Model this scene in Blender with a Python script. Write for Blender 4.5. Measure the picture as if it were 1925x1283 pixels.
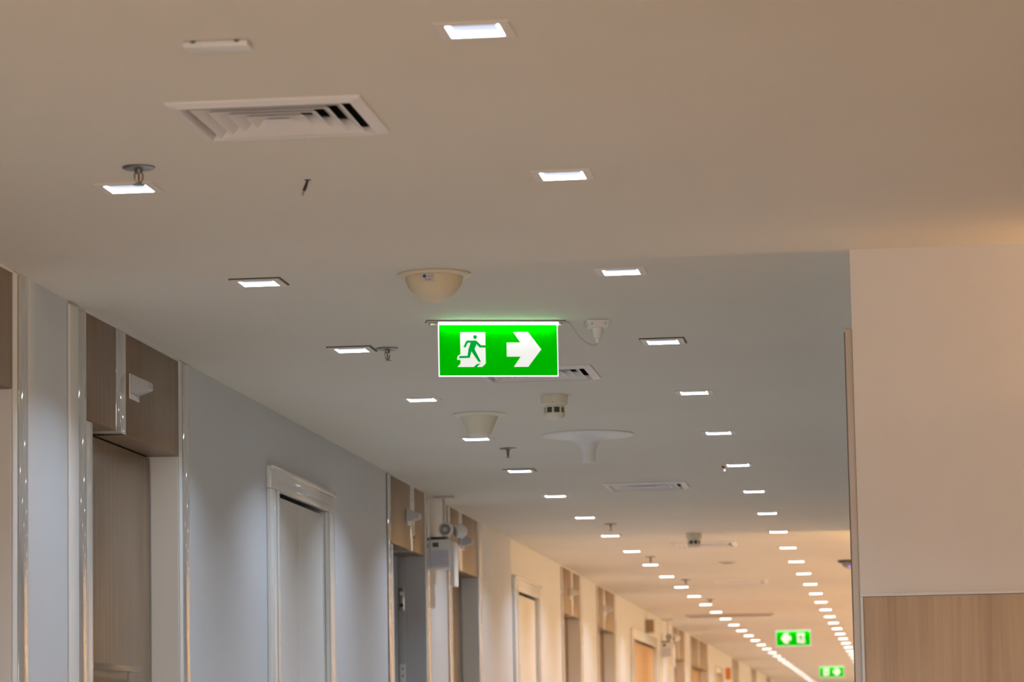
import bpy, bmesh, math, random
from mathutils import Vector, Matrix
from mathutils.geometry import tessellate_polygon

random.seed(7)
for o in list(bpy.data.objects):
    bpy.data.objects.remove(o)
scene = bpy.context.scene
COL = scene.collection

# ------------------------------------------------------------------ camera
cam_data = bpy.data.cameras.new('camera')
cam_data.sensor_width = 36.0
cam_data.sensor_fit = 'HORIZONTAL'
cam_data.lens = 118.376
cam_data.clip_start = 0.05
cam_data.clip_end = 200
cam_data.dof.use_dof = True
cam_data.dof.focus_distance = 11.6
cam_data.dof.aperture_fstop = 7.2
cam = bpy.data.objects.new('camera', cam_data)
COL.objects.link(cam)
RT = Vector((0.992923, 0.117396, -0.017964))
UP = Vector((0.032262, -0.121059, 0.992121))
FW = Vector((-0.114296, 0.985679, 0.12399))
cam.matrix_world = Matrix(((RT.x, UP.x, -FW.x, 0), (RT.y, UP.y, -FW.y, 0),
                           (RT.z, UP.z, -FW.z, 1.15), (0, 0, 0, 1)))
scene.camera = cam

# ------------------------------------------------------------------ world, exposure
world = bpy.data.worlds.new('world')
scene.world = world
world.use_nodes = True
world.node_tree.nodes['Background'].inputs[0].default_value = (0.8, 0.85, 1.0, 1)
world.node_tree.nodes['Background'].inputs[1].default_value = 0.05
scene.view_settings.view_transform = 'Standard'
scene.view_settings.look = 'None'
scene.view_settings.gamma = 1.0
scene.view_settings.use_curve_mapping = False
scene.view_settings.exposure = 0.0

# light levels (watts) and lamp colours
DOWN_W = 7.4
LOBBY_DOWN_W = 5.4  # assumed downlights over the unseen lobby
DOWN_C = (0.74, 0.88, 1.08)
LOBBY_W = 28.0           # assumed warm uplight sconce in the lobby
FAR_W = 140.0             # assumed warm wall sconces of the far hall
UPL_C = (1.0, 0.57, 0.25)
WARM = (1.0, 0.57, 0.20)
ASSUMED_WINDOW_W = 245.0         # added area light at the assumed lobby window behind the viewpoint
ASSUMED_WINDOW_C = (1.0, 0.86, 0.74)
LOBBY_C = (1.0, 0.83, 0.68)

# ------------------------------------------------------------------ dimensions (metres)
CEIL = 2.65
WL = -2.655              # face of the left wall
WR = -0.14               # corridor face of the right wall block
YR = 10.004              # front face of the right wall block
YE = 22.73               # where the right wall block ends
YEND = 76.0
ROW_L, ROW_R, STEP = -1.977, -0.848, 1.7638
Y0L, Y0R = 8.468, 6.755

# ------------------------------------------------------------------ materials
def mat(name, col, rough=0.5, metal=0.0, coat=0.0, emit=None, estr=0.0, noise=0.0, nscale=3.0,
        bump=0.0, bscale=60.0, trans=0.0, spec=0.5):
    m = bpy.data.materials.new(name)
    m.use_nodes = True
    nt = m.node_tree
    b = nt.nodes['Principled BSDF']
    b.inputs['Base Color'].default_value = (*col, 1)
    b.inputs['Roughness'].default_value = rough
    b.inputs['Metallic'].default_value = metal
    b.inputs['Coat Weight'].default_value = coat
    b.inputs['Coat Roughness'].default_value = 0.04
    b.inputs['Transmission Weight'].default_value = trans
    b.inputs['Specular IOR Level'].default_value = spec
    if emit:
        b.inputs['Emission Color'].default_value = (*emit, 1)
        b.inputs['Emission Strength'].default_value = estr
    tc = nt.nodes.new('ShaderNodeTexCoord')
    if noise > 0:
        n = nt.nodes.new('ShaderNodeTexNoise')
        n.inputs['Scale'].default_value = nscale
        n.inputs['Detail'].default_value = 4
        r = nt.nodes.new('ShaderNodeValToRGB')
        r.color_ramp.elements[0].position = 0.3
        r.color_ramp.elements[1].position = 0.7
        r.color_ramp.elements[0].color = (*[c * (1 - noise) for c in col], 1)
        r.color_ramp.elements[1].color = (*[min(1, c * (1 + noise)) for c in col], 1)
        nt.links.new(tc.outputs['Object'], n.inputs['Vector'])
        nt.links.new(n.outputs['Fac'], r.inputs['Fac'])
        nt.links.new(r.outputs['Color'], b.inputs['Base Color'])
    if bump > 0:
        n2 = nt.nodes.new('ShaderNodeTexNoise')
        n2.inputs['Scale'].default_value = bscale
        n2.inputs['Detail'].default_value = 3
        bp = nt.nodes.new('ShaderNodeBump')
        bp.inputs['Strength'].default_value = bump
        bp.inputs['Distance'].default_value = 0.002
        nt.links.new(tc.outputs['Object'], n2.inputs['Vector'])
        nt.links.new(n2.outputs['Fac'], bp.inputs['Height'])
        nt.links.new(bp.outputs['Normal'], b.inputs['Normal'])
    return m

def wood(name, c0, c1, rough=0.4, fine=38.0):
    """Vertical-grained wood laminate: long streaks along z plus fine pores."""
    m = bpy.data.materials.new(name)
    m.use_nodes = True
    nt = m.node_tree
    b = nt.nodes['Principled BSDF']
    b.inputs['Roughness'].default_value = rough
    tc = nt.nodes.new('ShaderNodeTexCoord')
    mp = nt.nodes.new('ShaderNodeMapping')
    mp.inputs['Scale'].default_value = (1, 1, 0.035)
    nt.links.new(tc.outputs['Object'], mp.inputs['Vector'])
    n1 = nt.nodes.new('ShaderNodeTexNoise')
    n1.inputs['Scale'].default_value = fine
    n1.inputs['Detail'].default_value = 6
    n1.inputs['Roughness'].default_value = 0.65
    n2 = nt.nodes.new('ShaderNodeTexNoise')
    n2.inputs['Scale'].default_value = fine * 6
    n2.inputs['Detail'].default_value = 2
    n3 = nt.nodes.new('ShaderNodeTexNoise')
    n3.inputs['Scale'].default_value = 3.0
    n3.inputs['Detail'].default_value = 3
    nt.links.new(mp.outputs['Vector'], n1.inputs['Vector'])
    nt.links.new(mp.outputs['Vector'], n2.inputs['Vector'])
    nt.links.new(tc.outputs['Object'], n3.inputs['Vector'])
    mx = nt.nodes.new('ShaderNodeMath'); mx.operation = 'MULTIPLY_ADD'
    mx.inputs[1].default_value = 0.35
    nt.links.new(n2.outputs['Fac'], mx.inputs[0])
    nt.links.new(n1.outputs['Fac'], mx.inputs[2])
    mx2 = nt.nodes.new('ShaderNodeMath'); mx2.operation = 'MULTIPLY_ADD'
    mx2.inputs[1].default_value = 0.3
    nt.links.new(n3.outputs['Fac'], mx2.inputs[0])
    nt.links.new(mx.outputs[0], mx2.inputs[2])
    r = nt.nodes.new('ShaderNodeValToRGB')
    r.color_ramp.elements[0].position = 0.55
    r.color_ramp.elements[1].position = 1.0
    r.color_ramp.elements[0].color = (*c0, 1)
    r.color_ramp.elements[1].color = (*c1, 1)
    nt.links.new(mx2.outputs[0], r.inputs['Fac'])
    nt.links.new(r.outputs['Color'], b.inputs['Base Color'])
    bp = nt.nodes.new('ShaderNodeBump')
    bp.inputs['Strength'].default_value = 0.08
    bp.inputs['Distance'].default_value = 0.001
    nt.links.new(mx.outputs[0], bp.inputs['Height'])
    nt.links.new(bp.outputs['Normal'], b.inputs['Normal'])
    return m

M = {
    'ceiling': mat('ceiling_paint', (0.75, 0.70, 0.615), 0.75, noise=0.02, nscale=1.2, bump=0.05, bscale=18),
    'wall': mat('wall_paint', (0.645, 0.668, 0.695), 0.5, noise=0.015, nscale=1.5, bump=0.04, bscale=30),
    'wall_warm': mat('wall_paint_warm', (0.80, 0.745, 0.70), 0.6, noise=0.015, nscale=1.5, bump=0.04, bscale=30),
    'floor': mat('floor_vinyl', (0.65, 0.57, 0.475), 0.35, noise=0.05, nscale=2),
    'carpet': mat('added_lobby_carpet', (0.36, 0.26, 0.17), 0.9, noise=0.15, nscale=40),
    'wood_left': wood('wood_laminate_dark', (0.14, 0.09, 0.05), (0.265, 0.172, 0.098)),
    'wood_door': wood('wood_laminate_door', (0.20, 0.135, 0.085), (0.35, 0.245, 0.155), 0.3),
    'wood_right': wood('wood_laminate_light', (0.41, 0.28, 0.18), (0.60, 0.43, 0.285), 0.42, 15),
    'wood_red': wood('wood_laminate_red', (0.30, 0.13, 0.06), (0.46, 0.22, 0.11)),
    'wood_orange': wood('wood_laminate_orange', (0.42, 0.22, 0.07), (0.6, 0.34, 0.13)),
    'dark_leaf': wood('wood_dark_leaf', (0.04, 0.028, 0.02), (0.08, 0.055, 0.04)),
    'gloss_white': mat('gloss_white_lacquer', (0.78, 0.78, 0.76), 0.2, coat=0.3),
    'gloss_strip': mat('polished_guard', (0.55, 0.54, 0.52), 0.06, metal=0.35, coat=1.0, bump=0.012, bscale=7),
    'matt_white': mat('matt_white', (0.78, 0.76, 0.73), 0.55),
    'joint': mat('joint_sealant', (0.10, 0.10, 0.11), 0.6),
    'steel': mat('brushed_steel', (0.55, 0.54, 0.52), 0.28, metal=1.0),
    'steel_mid': mat('dull_steel', (0.30, 0.285, 0.265), 0.3, metal=1.0),
    'steel_dark': mat('dark_steel', (0.22, 0.21, 0.2), 0.35, metal=1.0),
    'plastic': mat('white_plastic', (0.78, 0.76, 0.73), 0.35),
    'plastic_grey': mat('grey_plastic', (0.50, 0.50, 0.52), 0.4),
    'cream': mat('cream_plastic', (0.72, 0.615, 0.43), 0.38),
    'cream_pale': mat('pale_cream_plastic', (0.78, 0.72, 0.58), 0.42),
    'antenna': mat('antenna_white', (0.80, 0.775, 0.75), 0.45),
    'vent': mat('vent_enamel', (0.80, 0.76, 0.74), 0.4),
    'dark': mat('dark_void', (0.035, 0.033, 0.032), 0.8),
    'black': mat('black_plastic', (0.02, 0.02, 0.025), 0.4),
    'window_dark': mat('detector_mesh', (0.06, 0.065, 0.06), 0.5),
    'copper': mat('copper_tip', (0.40, 0.30, 0.24), 0.4, metal=0.4),
    'red_bulb': mat('red_glass_bulb', (0.45, 0.02, 0.02), 0.1),
    'frame': mat('downlight_frame', (0.78, 0.72, 0.65), 0.45),
    'gap_dark': mat('gap_shade_and_parts', (0.09, 0.08, 0.075), 0.7),  # dark grey for the gap shade at frames and for small dark parts
    'lens': mat('downlight_lens', (0.08, 0.08, 0.08), 0.4, emit=(0.72, 0.80, 1.0), estr=0.85),
    'lens_dim': mat('downlight_lens_dim', (0.8, 0.8, 0.8), 0.3, emit=(0.85, 0.85, 1.0), estr=0.75),
    'reflector': mat('downlight_reflector', (0.9, 0.9, 0.9), 0.2, emit=(0.92, 0.95, 1.0), estr=12.0),
    'sign_green': mat('sign_green', (0.0, 0.55, 0.0), 0.35, emit=(0.0, 1.0, 0.0), estr=0.24, spec=0.0),
    'sign_man': mat('sign_man_green', (0.0, 0.35, 0.06), 0.4, emit=(0.0, 1.0, 0.07), estr=0.22, spec=0.0),
    'sign_white': mat('sign_white', (0.9, 0.9, 0.9), 0.4, emit=(0.93, 0.96, 1.0), estr=0.55),
    'sign_edge': mat('sign_edge', (0.9, 0.9, 0.9), 0.3, emit=(0.85, 0.95, 1.0), estr=1.0),
    'led': mat('led_bar', (0.9, 0.9, 0.9), 0.3, emit=(0.68, 1.0, 0.82), estr=20.0),
    'label': mat('label_paper', (0.66, 0.64, 0.74), 0.6),
    'label_blue': mat('label_blue', (0.01, 0.06, 0.28), 0.5),
    'label_grey': mat('label_grey', (0.12, 0.12, 0.13), 0.5),
    'sticker': mat('sticker_silver', (0.58, 0.53, 0.50), 0.4),
    'lamp_glass': mat('lamp_glass', (0.25, 0.25, 0.25), 0.08, coat=1.0),
    'purple_led': mat('violet_led', (0.2, 0.1, 0.9), 0.4, emit=(0.2, 0.15, 1.0), estr=3.0),
    'pane': mat('assumed_window_glass', (0.9, 0.95, 1.0), 0.05, trans=1.0),
    'shade': mat('sconce_shade', (0.5, 0.42, 0.33), 0.4, metal=0.6),
    'orange': mat('orange_sign', (0.75, 0.25, 0.04), 0.5),
    'dark_tan': mat('dark_tan', (0.30, 0.21, 0.13), 0.5),
    'tan': mat('tan_guard', (0.62, 0.52, 0.43), 0.45),
}

# ------------------------------------------------------------------ mesh builder
class MB:
    def __init__(s):
        s.v, s.f = [], []

    def box(s, x0, x1, y0, y1, z0, z1):
        b = len(s.v)
        s.v += [(x0, y0, z0), (x1, y0, z0), (x1, y1, z0), (x0, y1, z0),
                (x0, y0, z1), (x1, y0, z1), (x1, y1, z1), (x0, y1, z1)]
        s.f += [[b + i for i in q] for q in ((0, 3, 2, 1), (4, 5, 6, 7), (0, 1, 5, 4), (1, 2, 6, 5), (2, 3, 7, 6), (3, 0, 4, 7))]
        return s

    def hull8(s, pts):
        """box from 8 explicit corners, ordered as in box()"""
        b = len(s.v)
        s.v += [tuple(p) for p in pts]
        s.f += [[b + i for i in q] for q in ((0, 3, 2, 1), (4, 5, 6, 7), (0, 1, 5, 4), (1, 2, 6, 5), (2, 3, 7, 6), (3, 0, 4, 7))]
        return s

    def quad(s, *p):
        b = len(s.v)
        s.v += [tuple(q) for q in p]
        s.f.append(list(range(b, b + len(p))))
        return s

    def lathe(s, prof, seg=32, c=(0, 0, 0), rot=0.0, closed=False):
        b = len(s.v)
        n = len(prof)
        for (r, z) in prof:
            for k in range(seg):
                a = rot + 2 * math.pi * k / seg
                s.v.append((c[0] + r * math.cos(a), c[1] + r * math.sin(a), c[2] + z))
        for i in range(n if closed else n - 1):
            j = (i + 1) % n
            for k in range(seg):
                k2 = (k + 1) % seg
                s.f.append([b + i * seg + k, b + i * seg + k2, b + j * seg + k2, b + j * seg + k])
        if not closed:
            if prof[0][0] > 1e-6:
                s.f.append([b + k for k in range(seg)][::-1])
            if prof[-1][0] > 1e-6:
                s.f.append([b + (n - 1) * seg + k for k in range(seg)])
        return s

    def tube(s, path, r, seg=10):
        b = len(s.v)
        pts = [Vector(p) for p in path]
        rs = r if isinstance(r, (list, tuple)) else [r] * len(pts)
        for i, p in enumerate(pts):
            t = (pts[min(i + 1, len(pts) - 1)] - pts[max(i - 1, 0)]).normalized()
            u = t.cross(Vector((0.31, 0.2, 0.93)))
            if u.length < 1e-3:
                u = t.cross(Vector((1, 0, 0)))
            u.normalize()
            w = t.cross(u)
            for k in range(seg):
                a = 2 * math.pi * k / seg
                s.v.append(tuple(p + (u * math.cos(a) + w * math.sin(a)) * rs[i]))
        for i in range(len(pts) - 1):
            for k in range(seg):
                k2 = (k + 1) % seg
                s.f.append([b + i * seg + k, b + i * seg + k2, b + (i + 1) * seg + k2, b + (i + 1) * seg + k])
        s.f.append([b + k for k in range(seg)][::-1])
        s.f.append([b + (len(pts) - 1) * seg + k for k in range(seg)])
        return s

    def prism_xz(s, poly, y0, y1):
        """outline in x,z extruded from y0 (front) to y1 (back)"""
        n = len(poly)
        b = len(s.v)
        s.v += [(p[0], y0, p[1]) for p in poly] + [(p[0], y1, p[1]) for p in poly]
        for t in tessellate_polygon([[Vector((p[0], p[1], 0)) for p in poly]]):
            s.f.append([b + i for i in t])
            s.f.append([b + n + i for i in t][::-1])
        for i in range(n):
            j = (i + 1) % n
            s.f.append([b + i, b + j, b + n + j, b + n + i])
        return s

    def mesh(s, name, m, bevel=0.0, smooth=False, segs=2, recalc=True):
        me = bpy.data.meshes.new(name)
        me.from_pydata(s.v, [], s.f)
        bm = bmesh.new()
        bm.from_mesh(me)
        bmesh.ops.remove_doubles(bm, verts=bm.verts, dist=1e-6)
        if recalc:
            bmesh.ops.recalc_face_normals(bm, faces=bm.faces)
        if bevel > 0:
            es = [e for e in bm.edges if len(e.link_faces) == 2 and e.calc_face_angle(0) > 0.5]
            bmesh.ops.bevel(bm, geom=es, offset=bevel, segments=segs, profile=0.6, affect='EDGES', clamp_overlap=True)
        bm.to_mesh(me)
        bm.free()
        if smooth or bevel > 0:
            me.shade_smooth()
            me.set_sharp_from_angle(angle=math.radians(38))
        me.materials.append(m)
        return me

    def build(s, name, m, parent=None, loc=(0, 0, 0), rot=(0, 0, 0), **k):
        o = bpy.data.objects.new(name, s.mesh(name, m, **k))
        COL.objects.link(o)
        o.location = loc
        o.rotation_euler = rot
        if parent:
            o.parent = parent
        return o


def tag(o, label=None, cat=None, group=None, kind=None):
    if label: o['label'] = label
    if cat: o['category'] = cat
    if group: o['group'] = group
    if kind: o['kind'] = kind
    return o


def empty(name, loc, rz=0.0):
    o = bpy.data.objects.new(name, None)
    COL.objects.link(o)
    o.empty_display_size = 0.1
    o.location = loc
    o.rotation_euler = (0, 0, rz)
    return o


def copy_tree(o, parent=None):
    c = o.copy()
    COL.objects.link(c)
    c.parent = parent
    for ch in list(o.children):
        copy_tree(ch, c)
    return c


def text_mesh(name, body, size, m, parent, loc, rot, extrude=0.0003):
    cu = bpy.data.curves.new(name, 'FONT')
    cu.body = body
    cu.size = size
    cu.extrude = extrude
    cu.align_x = 'CENTER'
    cu.align_y = 'CENTER'
    tmp = bpy.data.objects.new(name + '_tmp', cu)
    COL.objects.link(tmp)
    bpy.context.view_layer.update()
    dg = bpy.context.evaluated_depsgraph_get()
    me = bpy.data.meshes.new_from_object(tmp.evaluated_get(dg))
    bpy.data.objects.remove(tmp)
    me.materials.clear()
    me.materials.append(m)
    o = bpy.data.objects.new(name, me)
    COL.objects.link(o)
    o.parent = parent
    o.location = loc
    o.rotation_euler = rot
    return o


ORD = ['first', 'second', 'third', 'fourth', 'fifth', 'sixth', 'seventh', 'eighth', 'ninth', 'tenth', 'eleventh',
       'twelfth', 'thirteenth', 'fourteenth', 'fifteenth', 'sixteenth', 'seventeenth', 'eighteenth', 'nineteenth',
       'twentieth', 'twenty-first', 'twenty-second']

# ------------------------------------------------------------------ layout tables
DL = []                                        # every recessed downlight: row, index, x, y
for i in range(-4, 36):
    DL.append(('left', i, ROW_L, Y0L + STEP * i))
for i in range(-4, 37):
    DL.append(('right', i, ROW_R, Y0R + STEP * i))
for x in (1.35, 2.9, 4.5):                      # assumed warm rows, out of view, over the open lobby to the right
    for k in range(3):
        DL.append(('lobby', -1, x, 4.6 + 2.0 * k))
VENTS = [(-1.416, 7.600), (-1.40, 12.93), (-1.412, 18.49), (-1.414, 23.75), (-1.416, 28.95)]
HV = 0.198                                     # half opening of a vent
HD = 0.060                                     # half opening of a downlight

# ------------------------------------------------------------------ the shell
def plane_with_holes(u_rng, v_rng, holes, to3d):
    us = sorted(set([u_rng[0], u_rng[1]] + [h[0] for h in holes] + [h[1] for h in holes]))
    vs = sorted(set([v_rng[0], v_rng[1]] + [h[2] for h in holes] + [h[3] for h in holes]))
    us = [u for u in us if u_rng[0] <= u <= u_rng[1]]
    vs = [v for v in vs if v_rng[0] <= v <= v_rng[1]]
    b = MB()
    for i in range(len(us) - 1):
        for j in range(len(vs) - 1):
            cu, cv = (us[i] + us[i + 1]) / 2, (vs[j] + vs[j + 1]) / 2
            if any(h[0] < cu < h[1] and h[2] < cv < h[3] for h in holes):
                continue
            b.quad(to3d(us[i], vs[j]), to3d(us[i + 1], vs[j]), to3d(us[i + 1], vs[j + 1]), to3d(us[i], vs[j + 1]))
    return b

holes = [(x - HD, x + HD, y - HD, y + HD) for (_, _, x, y) in DL] + \
        [(x - HV, x + HV, y - HV, y + HV) for (x, y) in VENTS]
b = plane_with_holes((-3.2, 6.2), (-4.2, YEND), holes, lambda u, v: (u, v, CEIL))
tag(b.build('ceiling', M['ceiling'], recalc=False), 'smooth taupe-lit plaster ceiling over the lobby and the long corridor', 'ceiling', kind='structure')
# slab above the ceiling so that no light leaks past the openings
MB().box(-3.2, 6.2, -4.2, YEND, CEIL + 0.16, CEIL + 0.30).build('ceiling_slab', M['dark'], bpy.data.objects['ceiling'])

tag(MB().box(-3.2, 6.2, -4.2, YEND, -0.1, 0.0).build('floor', M['floor']), 'beige vinyl floor of the lobby and corridor', 'floor', kind='structure')

tag(MB().box(WR, 6.0, -4.0, YR - 0.03, 0.0005, 0.006).build('floor_lobby_added', M['carpet']), 'added brown carpet on the unseen lobby floor, right of the corridor line', 'floor', kind='structure')  # carpet added out of view, dark so the floor bounces less light

# door bays of the left wall: y0, y1 of the opening
BAYS = [  # y0, y1, strip0, strip1, leaf material, lamp y
    dict(y0=8.10, y1=9.818, s=(8.85, 9.0), leaf='wood_door', lamp=None),
    dict(y0=10.73, y1=12.145, s=(11.157, 11.299), leaf='wood_door', lamp=11.345),
    dict(y0=17.26, y1=18.497, s=(17.959, 18.117), leaf='dark_leaf', lamp=17.83),
    dict(y0=19.541, y1=20.811, s=(19.919, 20.088), leaf='wood_left', lamp=20.02),
    dict(y0=25.98, y1=27.33, s=(26.62, 26.80), leaf='wood_left', lamp=26.5),
    dict(y0=28.95, y1=30.55, s=(29.45, 29.66), leaf='wood_left', lamp=29.6),
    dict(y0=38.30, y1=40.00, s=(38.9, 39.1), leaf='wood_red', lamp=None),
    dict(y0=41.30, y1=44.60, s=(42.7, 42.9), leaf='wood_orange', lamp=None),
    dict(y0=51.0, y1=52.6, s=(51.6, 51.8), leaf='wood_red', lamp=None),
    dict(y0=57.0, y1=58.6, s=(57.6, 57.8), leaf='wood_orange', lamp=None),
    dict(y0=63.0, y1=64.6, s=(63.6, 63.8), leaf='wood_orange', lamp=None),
]
CASED = [(13.86, 15.43), (22.63, 24.25), (32.30, 35.50), (46.3, 48.0)]   # doors with white casings

wh = [(d['y0'], d['y1'], 0.0, CEIL) for d in BAYS] + [(a + 0.15, c - 0.15, 0.0, 2.335) for a, c in CASED]
b = plane_with_holes((-4.2, YEND), (0.0, CEIL), wh, lambda u, v: (WL, u, v))
XB = WL - 0.26
for (a, c, z0, z1) in wh:                      # reveals and back of every opening
    b.quad((WL, a, z0), (XB, a, z0), (XB, a, z1), (WL, a, z1))
    b.quad((WL, c, z0), (WL, c, z1), (XB, c, z1), (XB, c, z0))
    b.quad((XB, a, z0), (XB, c, z0), (XB, c, z1), (XB, a, z1))
    b.quad((WL, a, z1), (XB, a, z1), (XB, c, z1), (WL, c, z1))
wall_left = tag(b.build('wall_left', M['wall'], recalc=False), 'long white corridor wall on the left with recessed wooden doors', 'wall', kind='structure')

wr = tag(MB().box(WR, 6.1, YR, YE, 0.0, CEIL).build('wall_right', M['wall_warm']), 'plain beige wall at right beside the corridor opening', 'wall', kind='structure')
# wood wainscot of the right wall with its white edge trims, and the guard on its corridor corner
for k, (xa, xb) in enumerate(((WR + 0.010, 1.06), (1.064, 2.26), (2.264, 3.46), (3.464, 4.66), (4.664, 6.0))):
    MB().box(xa, xb, YR - 0.018, YR - 0.0005, 0.10, 1.612).build('wainscot_panel', M['wood_right'], wr, bevel=0.0015)
MB().box(WR + 0.002, 6.0, YR - 0.021, YR - 0.0005, 1.613, 1.622).build('wainscot_cap', M['matt_white'], wr, bevel=0.002)
MB().box(WR + 0.001, WR + 0.009, YR - 0.021, YR - 0.0005, 0.0, 1.6125).build('wainscot_edge', M['matt_white'], wr, bevel=0.002)
MB().box(WR - 0.022, WR - 0.0005, YR + 0.02, YR + 0.09, 0.0, 2.415).build('corner_guard', M['tan'], wr, bevel=0.003)
MB().box(WR - 0.0242, WR - 0.0222, YR + 0.02, YR + 0.09, 0.0, 2.405).build('guard_seal', M['joint'], wr)
for k in range(10):
    ya = YR + 0.094 + k * 1.26
    MB().box(WR - 0.020, WR - 0.0005, ya, min(ya + 1.254, YE - 0.002), 0.0, 2.41).build('corridor_panel', M['wood_door'], wr, bevel=0.0015)
MB().box(2.0, 6.0, YR - 0.03, YR - 0.022, 0.0, 0.1).build('wainscot_base', M['matt_white'], wr)

wb = MB()
for q in ((-3.2, -1.9, 0, CEIL), (4.3, 6.2, 0, CEIL), (-1.9, 4.3, 0, 0.35), (-1.9, 4.3, 2.45, CEIL)):
    wb.box(q[0], q[1], -4.2, -4.0, q[2], q[3])
tag(wb.build('wall_back', M['wall_warm']), 'lobby wall behind the viewpoint', 'wall', kind='structure')
win = tag(empty('assumed_window_1', (1.2, -4.1, 0.35)), 'assumed wide lobby window behind the viewpoint', 'window', kind='structure')  # unseen window assumed from the frontal brightness; holds an added area light
for k in range(6):
    xm = -3.1 + 6.2 * k / 5
    MB().box(max(-3.099, xm - 0.03), min(3.099, xm + 0.03), -0.04, 0.04, 0.001, 2.099).build('mullion', M['matt_white'], win, bevel=0.004)
for k in range(5):
    xm = -3.1 + 6.2 * k / 5
    MB().box(xm + 0.031, xm + 1.209, -0.004, 0.004, 0.001, 2.099).build('pane', M['pane'], win)
ld = bpy.data.lights.new('assumed_window_light', 'AREA')        # added area light, daylight of the assumed lobby window
ld.shape = 'RECTANGLE'
ld.size, ld.size_y = 6.0, 2.0
ld.energy = ASSUMED_WINDOW_W
ld.color = ASSUMED_WINDOW_C
lo = bpy.data.objects.new('assumed_window_light', ld)
COL.objects.link(lo)
lo.parent = win
lo.location = (0, 0.08, 1.05)
lo.rotation_euler = (math.radians(90), 0, 0)
tag(MB().box(6.0, 6.2, -4.0, YR, 0, CEIL).build('wall_lobby', M['wall_warm']), 'lobby side wall to the right of the viewpoint', 'wall', kind='structure')
tag(MB().box(1.9, 2.1, YE, YEND, 0, CEIL).build('wall_far_right', M['wall_warm']), 'far hall wall on the right beyond the corridor', 'wall', kind='structure')
tag(MB().box(-3.2, 2.1, YEND - 0.2, YEND, 0, CEIL).build('wall_end', M['wall_warm']), 'wall closing the far end of the hall', 'wall', kind='structure')

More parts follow.
